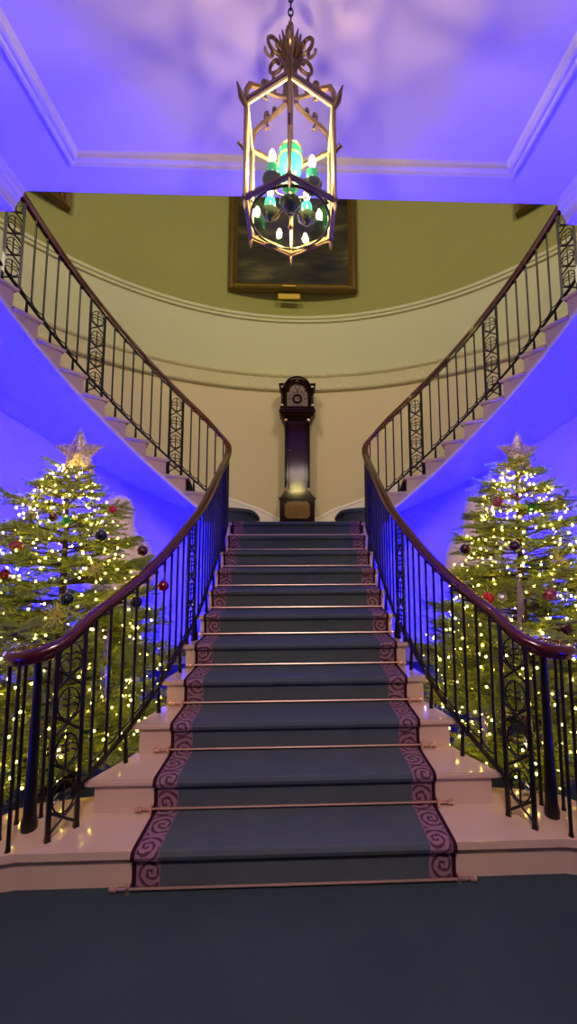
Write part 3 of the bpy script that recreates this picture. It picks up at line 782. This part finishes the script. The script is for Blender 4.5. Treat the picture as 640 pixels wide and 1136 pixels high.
# ------------------------------------------------------------------ hall lantern
def lantern():
    D = 1.62; cx = .5*(at(269, 209, 1.53).x+at(374, 215, 1.53).x); r = .206
    zb = 2.985; zt = 3.36
    zb = at(323, 194, D-r).z; zt = at(323, 80, D-r).z
    t = thing('hanging_lantern', 'hexagonal gilt brass lantern with lit candle bulbs hanging on a chain from the ceiling', 'lantern', (cx, D, CEIL-.001))
    V = [(cx+r*math.sin(PI/3*i), D-r*math.cos(PI/3*i)) for i in range(6)]     # vertex 0 faces the camera
    for i in range(6):
        x, y = V[i]; b = MB(); b.tube([(x, y, zb-.0), (x, y, zt+.005)], .0085, 6)
        b.sphere((x, y, zb-.0), .014, 8, 6); b.tube([(x, y, zb-.01), (x*1.0, y, zb-.03), (x, y, zb-.055)], [.006, .01, .002], 6)
        ox, oy = (x-cx)/r, (y-D)/r
        b.tube([(x, y, (zb+zt)/2-.02), (x+ox*.016, y+oy*.016, (zb+zt)/2), (x+ox*.03, y+oy*.03, (zb+zt)/2+.004), (x+ox*.022, y+oy*.022, (zb+zt)/2+.02)], [.004, .007, .006, .003], 6)
        # leaf cresting at the top corner
        b.tube([(x-ox*.002, y-oy*.002, zt-.035), (x+ox*.02, y+oy*.02, zt+.0), (x+ox*.04, y+oy*.04, zt+.055)], [.008, .014, .003], 6)
        b.build('corner_post', 'lbrass', t, smooth=True)
    for z, nm in ((zb, 'lower_hoop'), (zt, 'upper_hoop')):
        b = MB()
        for i in range(6):
            a, c = V[i], V[(i+1) % 6]; b.tube([(*a, z), (*c, z)], .0095, 6); b.tube([(*a, z-.012), (*c, z-.012)], .005, 6)
        b.build(nm, 'lbrass', t)
        b = MB()
        for i in range(6):
            a, c = V[i], V[(i+1) % 6]; q = .965; A = (cx+(a[0]-cx)*q, D+(a[1]-D)*q); Cc = (cx+(c[0]-cx)*q, D+(c[1]-D)*q)
            b.tube([(*A, z+(.012 if z == zb else -.014)), (*Cc, z+(.012 if z == zb else -.014))], .0045, 5)
        b.build('glazing_bar', 'lwhite', t)
    b = MB()
    for i in range(6):
        a = V[i]; q = .955; b.tube([(cx+(a[0]-cx)*q, D+(a[1]-D)*q, zb+.01), (cx+(a[0]-cx)*q, D+(a[1]-D)*q, zt-.01)], .0045, 5)
    b.build('glazing_slip', 'lwhite', t)
    for i in range(6):
        a, c = V[i], V[(i+1) % 6]; q = .98
        A = (cx+(a[0]-cx)*q, D+(a[1]-D)*q); Cc = (cx+(c[0]-cx)*q, D+(c[1]-D)*q)
        nx, ny = (A[0]+Cc[0])/2-cx, (A[1]+Cc[1])/2-D; L = math.hypot(nx, ny); nx, ny = nx/L*.003, ny/L*.003
        b = MB(); b.add([(A[0], A[1], zb+.01), (Cc[0], Cc[1], zb+.01), (Cc[0], Cc[1], zt-.01), (A[0], A[1], zt-.01),
                         (A[0]+nx, A[1]+ny, zb+.01), (Cc[0]+nx, Cc[1]+ny, zb+.01), (Cc[0]+nx, Cc[1]+ny, zt-.01), (A[0]+nx, A[1]+ny, zt-.01)],
                        [(0, 1, 2, 3), (7, 6, 5, 4), (0, 4, 5, 1), (1, 5, 6, 2), (2, 6, 7, 3), (3, 7, 4, 0)])
        b.build('glass_pane', 'glass', t)
    # inner ring at the bottom
    b = MB(); b.torus((cx, D, zb-.004), r*.80, .0055, 'z', 40, 6)
    for i in range(6):
        a = PI/3*i+PI/6; b.tube([(cx+r*.80*math.cos(a), D+r*.80*math.sin(a), zb-.004), (cx+r*.875*math.cos(a), D+r*.875*math.sin(a), zb)], .004, 5)
    b.build('ring', 'iron', t, smooth=True)
    # roof ribs: S scrolls from each corner up to the crown
    zc = at(323, 71, D).z
    for i in range(6):
        x, y = V[i]; ox, oy = (x-cx)/r, (y-D)/r
        pr = [(r, zt+.005), (r*1.0, zt+.045), (r*.92, zt+.08), (r*.74, zt+.095), (r*.52, zt+.10), (r*.3, zt+.11), (r*.14, zt+.125), (.02, zc)]
        b = MB(); b.tube([(cx+ox*q, D+oy*q, z) for q, z in pr], [.009, .011, .012, .011, .010, .010, .011, .012], 6)
        # little curls on the rib
        for q0, z0, s_ in ((r*.60, zt+.10, .026), (r*.40, zt+.11, .018)):
            pts = []
            for k in range(11):
                a = -PI/2+k*.5; rr = s_*(1-.075*k); pts.append((cx+ox*(q0+rr*math.cos(a)*.6), D+oy*(q0+rr*math.cos(a)*.6), z0+s_+rr*math.sin(a)))
            b.tube(pts, [.006]*5+[.007]*5+[.010], 6)
        pts = [(q, z) for q, z in ((r*.6, zt+.085), (r*.57, zt+.06), (r*.66, zt+.055))]
        b.tube([(cx+ox*q, D+oy*q, z) for q, z in pts], [.005, .007, .004], 6)
        b.build('roof_rib', 'lbrass', t, smooth=True)
    # crown of leaves and scrolls
    b = MB(); b.lathe([(.012, -.05), (.03, -.03), (.022, -.01), (.034, .01), (.02, .04), (.028, .06), (.015, .1), (.01, .12)], (cx, D, zc-.02), 14)
    for i in range(12):
        a = PI/6*i+.2; ca, sa = math.cos(a), math.sin(a)
        for R0, h0, h1, w_ in ((.02, .02, .125, .012), (.035, -.01, .085, .010)):
            b.tube([(cx+ca*R0*.6, D+sa*R0*.6, zc+h0), (cx+ca*(R0+.012), D+sa*(R0+.012), zc+(h0+h1)/2), (cx+ca*(R0+.03), D+sa*(R0+.03), zc+h1)], [.006, w_, .002], 5)
    for i in range(6):
        x, y = V[i]; ox, oy = (x-cx)/r, (y-D)/r
        pts = [];
        for k in range(15):
            a = -PI*.9+k*.42; rr = .048*(1-.05*k); pts.append((cx+ox*(.078+rr*math.cos(a)), D+oy*(.078+rr*math.cos(a)), zc+.045+rr*math.sin(a)))
        b.tube(pts, [.008]*12+[.009, .011, .013], 6)
        pts = []
        for k in range(10):
            a = PI*.1-k*.5; rr = .024*(1-.07*k); pts.append((cx+ox*(.10+rr*math.cos(a)), D+oy*(.10+rr*math.cos(a)), zc-.015+rr*math.sin(a)))
        b.tube(pts, .0065, 6)
    o = b.build('crown', 'lbrass', t, smooth=True); o['label'] = 'leafy scrolled brass crown'
    # chain
    z = zc+.10; k = 0; b = MB(); b.torus((cx, D, z+.012), .018, .005, 'y', 16, 6); z += .035
    while z < CEIL-.03:
        ax = 'y' if k % 2 else 'x'; b.torus((cx, D, z+.016), .016, .0038, ax, 14, 5, .62, 1.35); z += .036; k += 1
    b.build('chain', 'iron', t, smooth=True)
    b = MB(); b.lathe([(.012, -.05), (.02, -.035), (.05, -.02), (.06, -.004), (.06, 0)], (cx, D, CEIL-.0005), 20); b.build('ceiling_rose', 'lbrass', t, smooth=True)
    # central stem, teal vase, four arms
    zm = zb+.155
    b = MB(); b.tube([(cx, D, zc-.05), (cx, D, zb+.0)], .006, 8); b.build('stem', 'lbrass', t)
    vz = zb+.125
    b = MB(); b.lathe([(.012, 0), (.026, .01), (.031, .035), (.042, .08), (.050, .13), (.050, .175), (.038, .205), (.018, .222), (.01, .235)], (cx, D, vz), 24)
    o = b.build('vase', 'teal', t, smooth=True); o['label'] = 'teal enamel urn on the stem'
    b = MB()
    for dz, R_ in ((.145, .0515), (.195, .045), (.015, .03)): b.torus((cx, D, vz+dz), R_, .0035, 'z', 24, 6)
    b.build('gilt_band', 'gold', t, smooth=True)
    b = MB(); b.lathe([(.005, 0), (.03, .012), (.045, .03), (.048, .045), (.04, .05)], (cx, D, zb+.03), 24); b.sphere((cx, D, zb+.022), .012, 10, 8); b.build('bowl', 'darkbowl', t, smooth=True)
    for i in range(4):
        a = PI/4+PI/2*i+.12; R_ = .115; ca, sa = math.cos(a), math.sin(a); ex, ey = cx+ca*R_, D+sa*R_; zz = zb+.07
        b = MB(); b.tube([(cx+ca*.01, D+sa*.01, zb+.10), (cx+ca*.05, D+sa*.05, zb+.07), (cx+ca*.09, D+sa*.09, zb+.05), (ex, ey, zz-.01)], .0045, 6)
        ar = b.build('arm', 'lbrass', t, smooth=True)
        b = MB(); b.lathe([(.004, -.012), (.022, 0), (.038, .016), (.042, .03), (.036, .034)], (ex, ey, zz-.008), 20); b.build('drip_pan', 'darkbowl', ar, smooth=True)
        b = MB(); b.lathe([(.016, 0), (.024, .02), (.026, .045), (.022, .06)], (ex, ey, zz+.02), 16); b.build('cup', 'teal', ar, smooth=True)
        b = MB(); b.tube([(ex, ey, zz+.05), (ex, ey, zz+.10)], .008, 8); b.build('candle', 'candle', ar)
        b = MB(); b.lathe([(.005, 0), (.010, .008), (.0135, .02), (.012, .034), (.005, .05), (.001, .056)], (ex, ey, zz+.10), 12); b.build('bulb', 'bulb', ar, smooth=True)
    b = MB(); b.tube([(cx, D, zb+.03), (cx, D, zb-.03), (cx+.004, D, zb-.045)], [.004, .006, .002], 6); b.lathe([(.002, -.03), (.012, -.02), (.006, -.008), (.004, 0)], (cx, D, zb-.02), 8)
    b.build('finial', 'gold', t, smooth=True)
    # bottom glass held by the ring
lantern()

# ------------------------------------------------------------------ Christmas trees
TY = 2.97; TX = 1.62
def cone_r(z): return interp(z, [.1, .3, .5, .8, 1.1, 1.4, 1.6, 1.8, 2.0, 2.14], [.5, .66, .74, .72, .62, .47, .38, .33, .20, .06])
def make_foliage(seed):
    R = random.Random(seed); V = []; Fc = []; tips = []; wood = MB()
    def needles(p0, p1, up, dens=330, ln=.028):
        d = p1-p0; L = d.length
        if L < 1e-4: return
        t = d/L; side = t.cross(up)
        if side.length < 1e-3: side = t.orthogonal()
        side.normalize(); u = side.cross(t)
        n = max(2, int(L*dens*1.7))
        for i in range(n):
            f = (i+R.random())/n; a = R.uniform(-.35, PI+.35); q = p0+d*f
            o = side*math.cos(a)+u*math.sin(a)*.8+t*.75; o.normalize(); l_ = ln*R.uniform(.75, 1.15)
            wv = o.cross(Vector((R.uniform(-1, 1), R.uniform(-1, 1), R.uniform(-1, 1)))); wv.normalize(); wv *= .0021
            k = len(V); m_ = q+o*l_*.45
            V.extend([q[:], (m_+wv)[:], (q+o*l_)[:], (m_-wv)[:]]); Fc.append((k, k+1, k+2, k+3))
    z = .22; lev = 0
    while z < 2.12:
        rr = cone_r(z); nb = 9 if z < 1.5 else (8 if z < 1.85 else 6)
        off = R.uniform(0, 2*PI)
        for i in range(nb):
            az = off+2*PI*i/nb+R.uniform(-.22, .22); L = rr*R.uniform(.8, 1.18)
            zz = z+R.uniform(-.07, .07)
            out = Vector((math.cos(az), math.sin(az), 0)); upv = Vector((0, 0, 1)); sd = out.cross(upv)
            tilt = R.uniform(-.05, .34)+.25*max(0, (z-1.5)); droop = R.uniform(.03, .12)*L
            def bp(f): return out*(L*f)+upv*(zz+L*f*tilt-droop*math.sin(f*PI*.5)*f+.06*L*max(0, f-.7))+sd*(0)
            ns = 7; pts = [bp(k/ns) for k in range(ns+1)]
            wood.tube([p[:] for p in pts], [.008*(1-.75*k/ns) for k in range(ns+1)], 5)
            for k in range(2, ns): needles(pts[k], pts[k+1], upv, 300)
            needles(pts[ns], pts[ns]+(pts[ns]-pts[ns-1]).normalized()*.02, upv)
            nt = max(4, int(L/.05))
            for k in range(nt):
                f = .22+.78*(k+.5)/nt; base = bp(f); tl = min(.26, (.10+.30*L*(1-f*.85)))*R.uniform(.75, 1.2)
                for s_ in (-1, 1):
                    ang = R.uniform(.6, .95); dr = (out*math.cos(ang)+sd*s_*math.sin(ang)+upv*R.uniform(-.2, .42)).normalized()
                    e = base+dr*tl; mid = base+dr*tl*.5+upv*.008; wood.tube([base[:], e[:]], [.0032, .0012], 3)
                    needles(base, mid, upv, 300, .022); needles(mid, e, upv, 330, .022); tips.append(e.copy())
                    if tl > .13:
                        for s2 in (-1, 1):
                            b2 = base+dr*tl*.5; d2 = (dr*.75+dr.cross(upv)*s2*.6+upv*R.uniform(-.1, .15)).normalized(); e2 = b2+d2*tl*.42
                            needles(b2, e2, upv, 300, .02); tips.append(e2.copy())
            tips.append(bp(1))
        z += .115 if z < 1.6 else .095; lev += 1
    needles(Vector((0, 0, 1.95)), Vector((0, 0, 2.16)), Vector((1, 0, 0)), 500, .03)
    return V, Fc, wood, tips
def clampx(v, sg):
    return v
def tree(sg, nm, seed):
    base = (sg*TX, TY, 0)
    t = thing('christmas_tree', 'lit and decorated fir Christmas tree beside the %s balustrade' % nm, 'Christmas tree', base)
    V, Fc, wood, tips = make_foliage(seed)
    lim = .855-TX*1.0                                 # keep branches off the balustrade: |x| >= .9
    def adj(p):
        x, y, z = p; wx = sg*TX+x; wy = TY+y
        e_ = edge(max(2.24, min(4.5, wy)))+.05 if wy > 2.05 else 1.2
        if abs(wx) < e_ and sg*wx > 0 or sg*wx <= 0: 
            over = e_-sg*wx; wx = sg*(e_-over*.06+.0)
        if wy < 2.85 and sg*wx > 2.26: wx = sg*(2.26+(sg*wx-2.26)*.1)
        if wy < 2.42: wy = 2.42-(2.42-wy)*.15
        return (wx-sg*TX, wy-TY, z)
    b = MB(); b.v = [tuple(Vector(base)+Vector(adj(p))) for p in V]; b.f = Fc
    me = bpy.data.meshes.new('foliage'); me.from_pydata(b.v, [], b.f); me.materials.append(M['needle'])
    o = bpy.data.objects.new('foliage', me); COL.objects.link(o); o.parent = t; o.matrix_parent_inverse = t.matrix_world.inverted()
    wood.v = [tuple(Vector(base)+Vector(adj(p))) for p in wood.v]
    wood.build('branches', 'bark', t)
    b = MB(); b.tube([(base[0], base[1], .1), (base[0], base[1], 1.0), (base[0], base[1], 2.12)], [.04, .028, .006], 10); b.build('trunk', 'bark', t, smooth=True)
    b = MB(); b.lathe([(.15, 0), (.17, .02), (.2, .26), (.215, .27), (.215, .30), (.19, .30), (.18, .26)], (base[0], base[1], 0), 28); b.build('tub', 'tub', t, smooth=True)
    # fairy lights
    fl = thing('fairy_lights', 'warm white fairy lights strung over the %s Christmas tree' % nm, 'fairy lights', base)
    R = random.Random(seed+5); pts = []
    zz = .2; ang = 0
    n = 640; pos = []
    for i in range(n):
        f = i/n; z = .18+1.93*f**1.05; ang += .52+R.uniform(-.1, .1)
        r_ = cone_r(z)*R.uniform(.55, 1.0)
        p = Vector(adj((r_*math.cos(ang), r_*math.sin(ang), z+R.uniform(-.05, .05))))+Vector(base); pos.append(p)
    b = MB(); b.tube([p[:] for p in pos], .0016, 3); b.build('cable', 'wire', fl)
    near = sorted(range(n), key=lambda i: pos[i].length)
    first = set(near[:100]); m0 = None
    for i in near[:100]:
        if m0 is None:
            bb = MB(); bb.sphere((0, 0, 0), .0064, 8, 5); ob = bb.build('bulb', 'fairy', None, smooth=True); m0 = ob.data
        else:
            ob = bpy.data.objects.new('bulb', m0); COL.objects.link(ob)
        ob.parent = fl; ob.location = pos[i]-Vector(base)
    bb = MB()
    for i in near[100:]: bb.sphere(pos[i][:], .0064, 6, 4)
    o = bb.build('bulbs', 'fairy', fl, smooth=True); o['kind'] = 'stuff'
    return t, tips
tree(-1, 'left', 11); tree(1, 'right', 23)

def star(px, py, Y, R_, label):
    c = at(px, py, Y); t = thing('star_topper', label, 'tree topper', c)
    pts = []
    for k in range(10):
        a = PI/2+PI*k/5; r_ = R_ if k % 2 == 0 else R_*.47; pts.append(Vector((c.x+r_*math.cos(a), c.y, c.z+r_*math.sin(a))))
    b = MB(); n = 10; o = [(c.x, c.y-.035, c.z), (c.x, c.y+.035, c.z)]
    b.v = [p[:] for p in pts]+o
    for k in range(n): b.f += [(k, (k+1) % n, 10), ((k+1) % n, k, 11)]
    b.build('body', 'g_star', t)
    b = MB()
    for k in range(n):
        b.tube([pts[k][:], pts[(k+1) % n][:]], .005, 5); b.tube([pts[k][:], o[0]], .0035, 4)
    b.build('wire_frame', 'g_star', t)
    b = MB(); b.tube([(c.x, c.y, c.z-R_*.3), (c.x, c.y, c.z-R_*1.25)], .009, 6); b.torus((c.x, c.y, c.z-R_*1.0), .02, .004, 'z', 16, 5); b.build('socket', 'g_star', t)
star(88, 503, TY, .185, 'large champagne glitter star on top of the left tree')
star(575, 503, TY, .165, 'champagne glitter star on top of the right tree')

def bauble(px, py, Y, r, m, label, cat='bauble', group=None):
    c = at(px, py, Y); t = thing('bauble', label, cat, c, group)
    b = MB(); b.sphere(c[:], r, 20, 14); b.build('ball', m, t, smooth=True)
    b = MB(); b.lathe([(.008, 0), (.008, .01), (.004, .012)], (c.x, c.y, c.z+r-.002), 10); b.build('cap', 'cap', t)
    b = MB(); b.tube([(c.x, c.y, c.z+r+.008), (c.x+.004, c.y, c.z+r+.02), (c.x, c.y+.01, c.z+r+.05)], .0012, 4); b.build('thread', 'thread', t)
    return t
BL = [(125, 565, 2.80, .026, 'g_red', 'small bright red glitter bauble high on the left tree'),
      (112, 594, 2.62, .036, 'b_navy', 'dark navy bauble on the left tree below the red glitter one'),
      (59, 574, 2.72, .028, 'b_maroon', 'dark maroon bauble beside the green glitter one on the left tree'),
      (158, 611, 2.72, .034, 'b_maroon', 'dark maroon bauble at the right edge of the left tree, before the statue'),
      (74, 665, 2.42, .036, 'b_green', 'near black bauble in the middle of the left tree above the handrail'),
      (181, 650, 2.78, .036, 'b_red', 'dark red bauble seen between balusters on the left tree'),
      (151, 668, 2.62, .036, 'b_purple', 'dark purple bauble just under the handrail on the left tree'),
      (34, 572, 2.72, .036, 'b_silver', 'silver mosaic bauble at the upper left edge of the left tree'),
      (18, 606, 2.66, .040, 'g_pink', 'pinkish beaded bauble at the left edge of the left tree'),
      (5, 637, 2.6, .030, 'b_red', 'red bauble cut by the left edge of the photo'),
      (552, 557, 2.78, .036, 'g_pink', 'maroon beaded bauble high on the right tree'),
      (622, 556, 2.78, .034, 'b_silver', 'silver mosaic bauble at the upper right edge of the right tree'),
      (516, 609, 2.72, .034, 'b_maroon', 'dark maroon bauble at the left edge of the right tree, before the statue'),
      (571, 606, 2.62, .036, 'b_purple', 'dark purple bauble in the middle of the right tree'),
      (519, 654, 2.62, .036, 'b_green', 'near black bauble touching the handrail on the right tree'),
      (541, 664, 2.50, .038, 'g_red', 'bright red glitter bauble above the handrail on the right tree'),
      (609, 659, 2.50, .040, 'g_pink', 'maroon beaded bauble low on the right tree'),
      (625, 697, 2.45, .044, 'b_maroon', 'dark maroon bauble above the handrail end on the right tree'),
      (635, 652, 2.7, .036, 'b_navy', 'navy bauble cut by the right edge of the photo'),
      (557, 663, 2.52, .030, 'b_silver', 'speckled silver bauble next to the bright red one')]
for a in BL: bauble(*a)

def spiky(px, py, Y, r, m, label, name='spiky_ornament'):
    c = at(px, py, Y); R = random.Random(int(px)); b = MB(); b.sphere(c[:], r*.25, 8, 6)
    for k in range(46):
        d = Vector((R.gauss(0, 1), R.gauss(0, 1), R.gauss(0, 1))).normalized()*r*R.uniform(.75, 1.05); b.tube([c[:], (c+d)[:]], [.003, .0012], 4); b.sphere((c+d)[:], .004, 5, 4)
    o = b.build(name, m); return tag(o, label, 'ornament')
spiky(72, 577, 2.66, .038, 'g_green', 'bright green glitter sprig ornament high on the left tree')
spiky(590, 562, 2.72, .045, 'g_green', 'green glitter sprig ornament high on the right tree')
spiky(62, 683, 2.4, .075, 'g_gold', 'gold sunburst ornament low on the left tree, above the handrail')
spiky(105, 632, 2.5, .06, 'g_gold', 'gold sunburst ornament in the middle of the left tree')
spiky(620, 620, 2.55, .06, 'g_gold', 'gold sunburst ornament on the right side of the right tree')
def icicle(px, py0, py1, Y, label):
    a = at(px, py0, Y); c = at(px, py1, Y); R = random.Random(int(px)); b = MB(); L = a.z-c.z
    for k in range(16):
        th = R.uniform(0, 2*PI); q = R.uniform(.5, 1); r_ = .03*R.uniform(.3, 1)
        b.tube([a[:], (a.x+r_*.6*math.cos(th), a.y+r_*.6*math.sin(th), a.z-L*.3*q), (a.x+r_*math.cos(th), a.y+r_*math.sin(th), a.z-L*q)], .0022, 4)
    b.sphere((a.x, a.y, a.z), .014, 8, 6); return tag(b.build('tassel', 'icicle', smooth=True), label, 'ornament')
icicle(120, 700, 790, 2.5, 'long silver tassel hanging low on the left tree behind the balusters')
icicle(575, 640, 712, 2.42, 'long silver tassel hanging down the middle of the right tree')
icicle(537, 790, 830, 2.5, 'short silver tassel low on the right tree behind the balusters')

# ------------------------------------------------------------------ statues
def statue(sg, nm):
    Y = 4.15; cx = at(531, 560, Y).x if sg > 0 else at(132, 560, Y).x
    base = (cx, Y, 0); t = thing('statue', 'pale stone veiled bust on a pedestal behind the %s Christmas tree' % nm, 'statue', base)
    zt = at(530, 549, Y).z
    P = [(0, .012), (-.02, .06), (-.05, .10), (-.10, .125), (-.16, .14), (-.22, .147), (-.28, .15), (-.33, .155), (-.37, .17), (-.41, .21), (-.45, .265), (-.50, .31), (-.58, .345), (-.68, .365), (-.80, .37), (-.92, .34), (-1.0, .30)]
    b = MB(); seg = 48; o = 0
    for dz, w_ in P[::-1]:
        k = 1 if dz > -.36 else max(0, 1-(-.36-dz)/.12)
        dep = w_*(.95*k+.55*(1-k))
        for i in range(seg):
            a = 2*PI*i/seg; fold = 1+.03*math.sin(a*11+dz*14)*(1 if dz < -.1 else .5)
            b.v.append((cx+w_*math.cos(a)*fold, Y+dep*math.sin(a)*fold, zt+dz))
    m_ = len(P)
    for i in range(m_-1):
        for k in range(seg): a = i*seg+k; c = i*seg+(k+1) % seg; b.f.append((a, c, c+seg, a+seg))
    b.f.append(tuple(range(seg))[::-1]); b.f.append(tuple((m_-1)*seg+k for k in range(seg)))
    b.build('draped_figure', 'statue', t, smooth=True)
    # face set into the veil, turned to the hall
    b = MB(); fz = zt-.21; fy = Y-.125
    b.sphere((cx, fy+.02, fz), .085, 20, 14, 1.25)
    b.tube([(cx, fy-.06, fz+.035), (cx, fy-.088, fz-.02), (cx, fy-.062, fz-.03)], [.008, .014, .01], 8)
    for s_ in (-1, 1):
        b.sphere((cx+s_*.032, fy-.055, fz+.025), .014, 8, 6); b.tube([(cx+s_*.015, fy-.064, fz+.045), (cx+s_*.05, fy-.05, fz+.042)], .006, 6)
    b.tube([(cx-.022, fy-.056, fz-.055), (cx, fy-.066, fz-.053), (cx+.022, fy-.056, fz-.055)], [.004, .009, .004], 6)
    b.build('face', 'statue', t, smooth=True)
    # beaded strands down the veil
    b = MB()
    for i in range(26):
        a = 2*PI*i/26
        for k in range(13):
            dz = -.05-.027*k; w_ = interp(-dz, [-p[0] for p in P], [p[1] for p in P])
            b.sphere((cx+w_*math.cos(a), Y+w_*.95*math.sin(a), zt+dz), .011, 6, 4)
    b.build('beads', 'statue', t, smooth=True)
    zp = zt-1.0
    b = MB(); b.box(cx-.26, cx+.26, Y-.22, Y+.22, 0, .1, .01); b.box(cx-.2, cx+.2, Y-.18, Y+.18, .1, zp-.06, .008); b.box(cx-.25, cx+.25, Y-.22, Y+.22, zp-.06, zp, .01)
    b.build('pedestal', 'statue', t)
statue(-1, 'left'); statue(1, 'right')

# ------------------------------------------------------------------ lights
def area(name, loc, target, size, power, color, spread=None):
    l = bpy.data.lights.new(name, 'AREA'); l.shape = 'DISK'; l.size = size; l.energy = power; l.color = color
    if spread: l.spread = math.radians(spread)
    o = bpy.data.objects.new(name, l); COL.objects.link(o); o.location = loc
    o.rotation_euler = (Vector(target)-Vector(loc)).to_track_quat('-Z', 'Y').to_euler(); return o
BLUE = (.0, .0, 1.0)
def uplight(x, y, tgt, power, label, size=.16, spread=170):
    t = thing('uplighter', label, 'floor light', (x, y, 0))
    b = MB(); b.lathe([(.10, 0), (.12, .01), (.12, .07), (.10, .08), (.095, .06), (.002, .06)], (x, y, 0), 20); b.build('housing', 'fixture', t, smooth=True)
    area('blue_uplight', (x, y, .09), tgt, size, power, BLUE, spread)
for sg, nm in ((-1, 'left'), (1, 'right')):
    uplight(sg*2.8, 3.9, (sg*3.5, 4.9, 3.0), 430, spread=125, label= 'round black floor uplighter against the curved wall behind the %s tree' % nm)
    uplight(sg*1.35, 5.0, (sg*2.0, 5.7, 2.4), 230, spread=130, label= 'round black floor uplighter under the %s curved flight' % nm)
    uplight(sg*2.1, 1.2, (sg*1.2, 1.3, 4.0), 14, 'round black floor uplighter in the hall by the %s wall' % nm, spread=150)  # added pair out of view, throws extra blue onto the hall ceiling
for sg in (-1, 1): area('upper_landing_lamp', (sg*1.9, -.2, 7.0), (sg*.4, 6.0, 4.6), .8, 72, (1, .90, .62), 150)
area('hall_front_fill', (0, -.9, 4.0), (0, 2.0, .3), .7, 42, (1, .74, .70), 100)  # added warm fill from behind the camera for the steps, no actual fitting
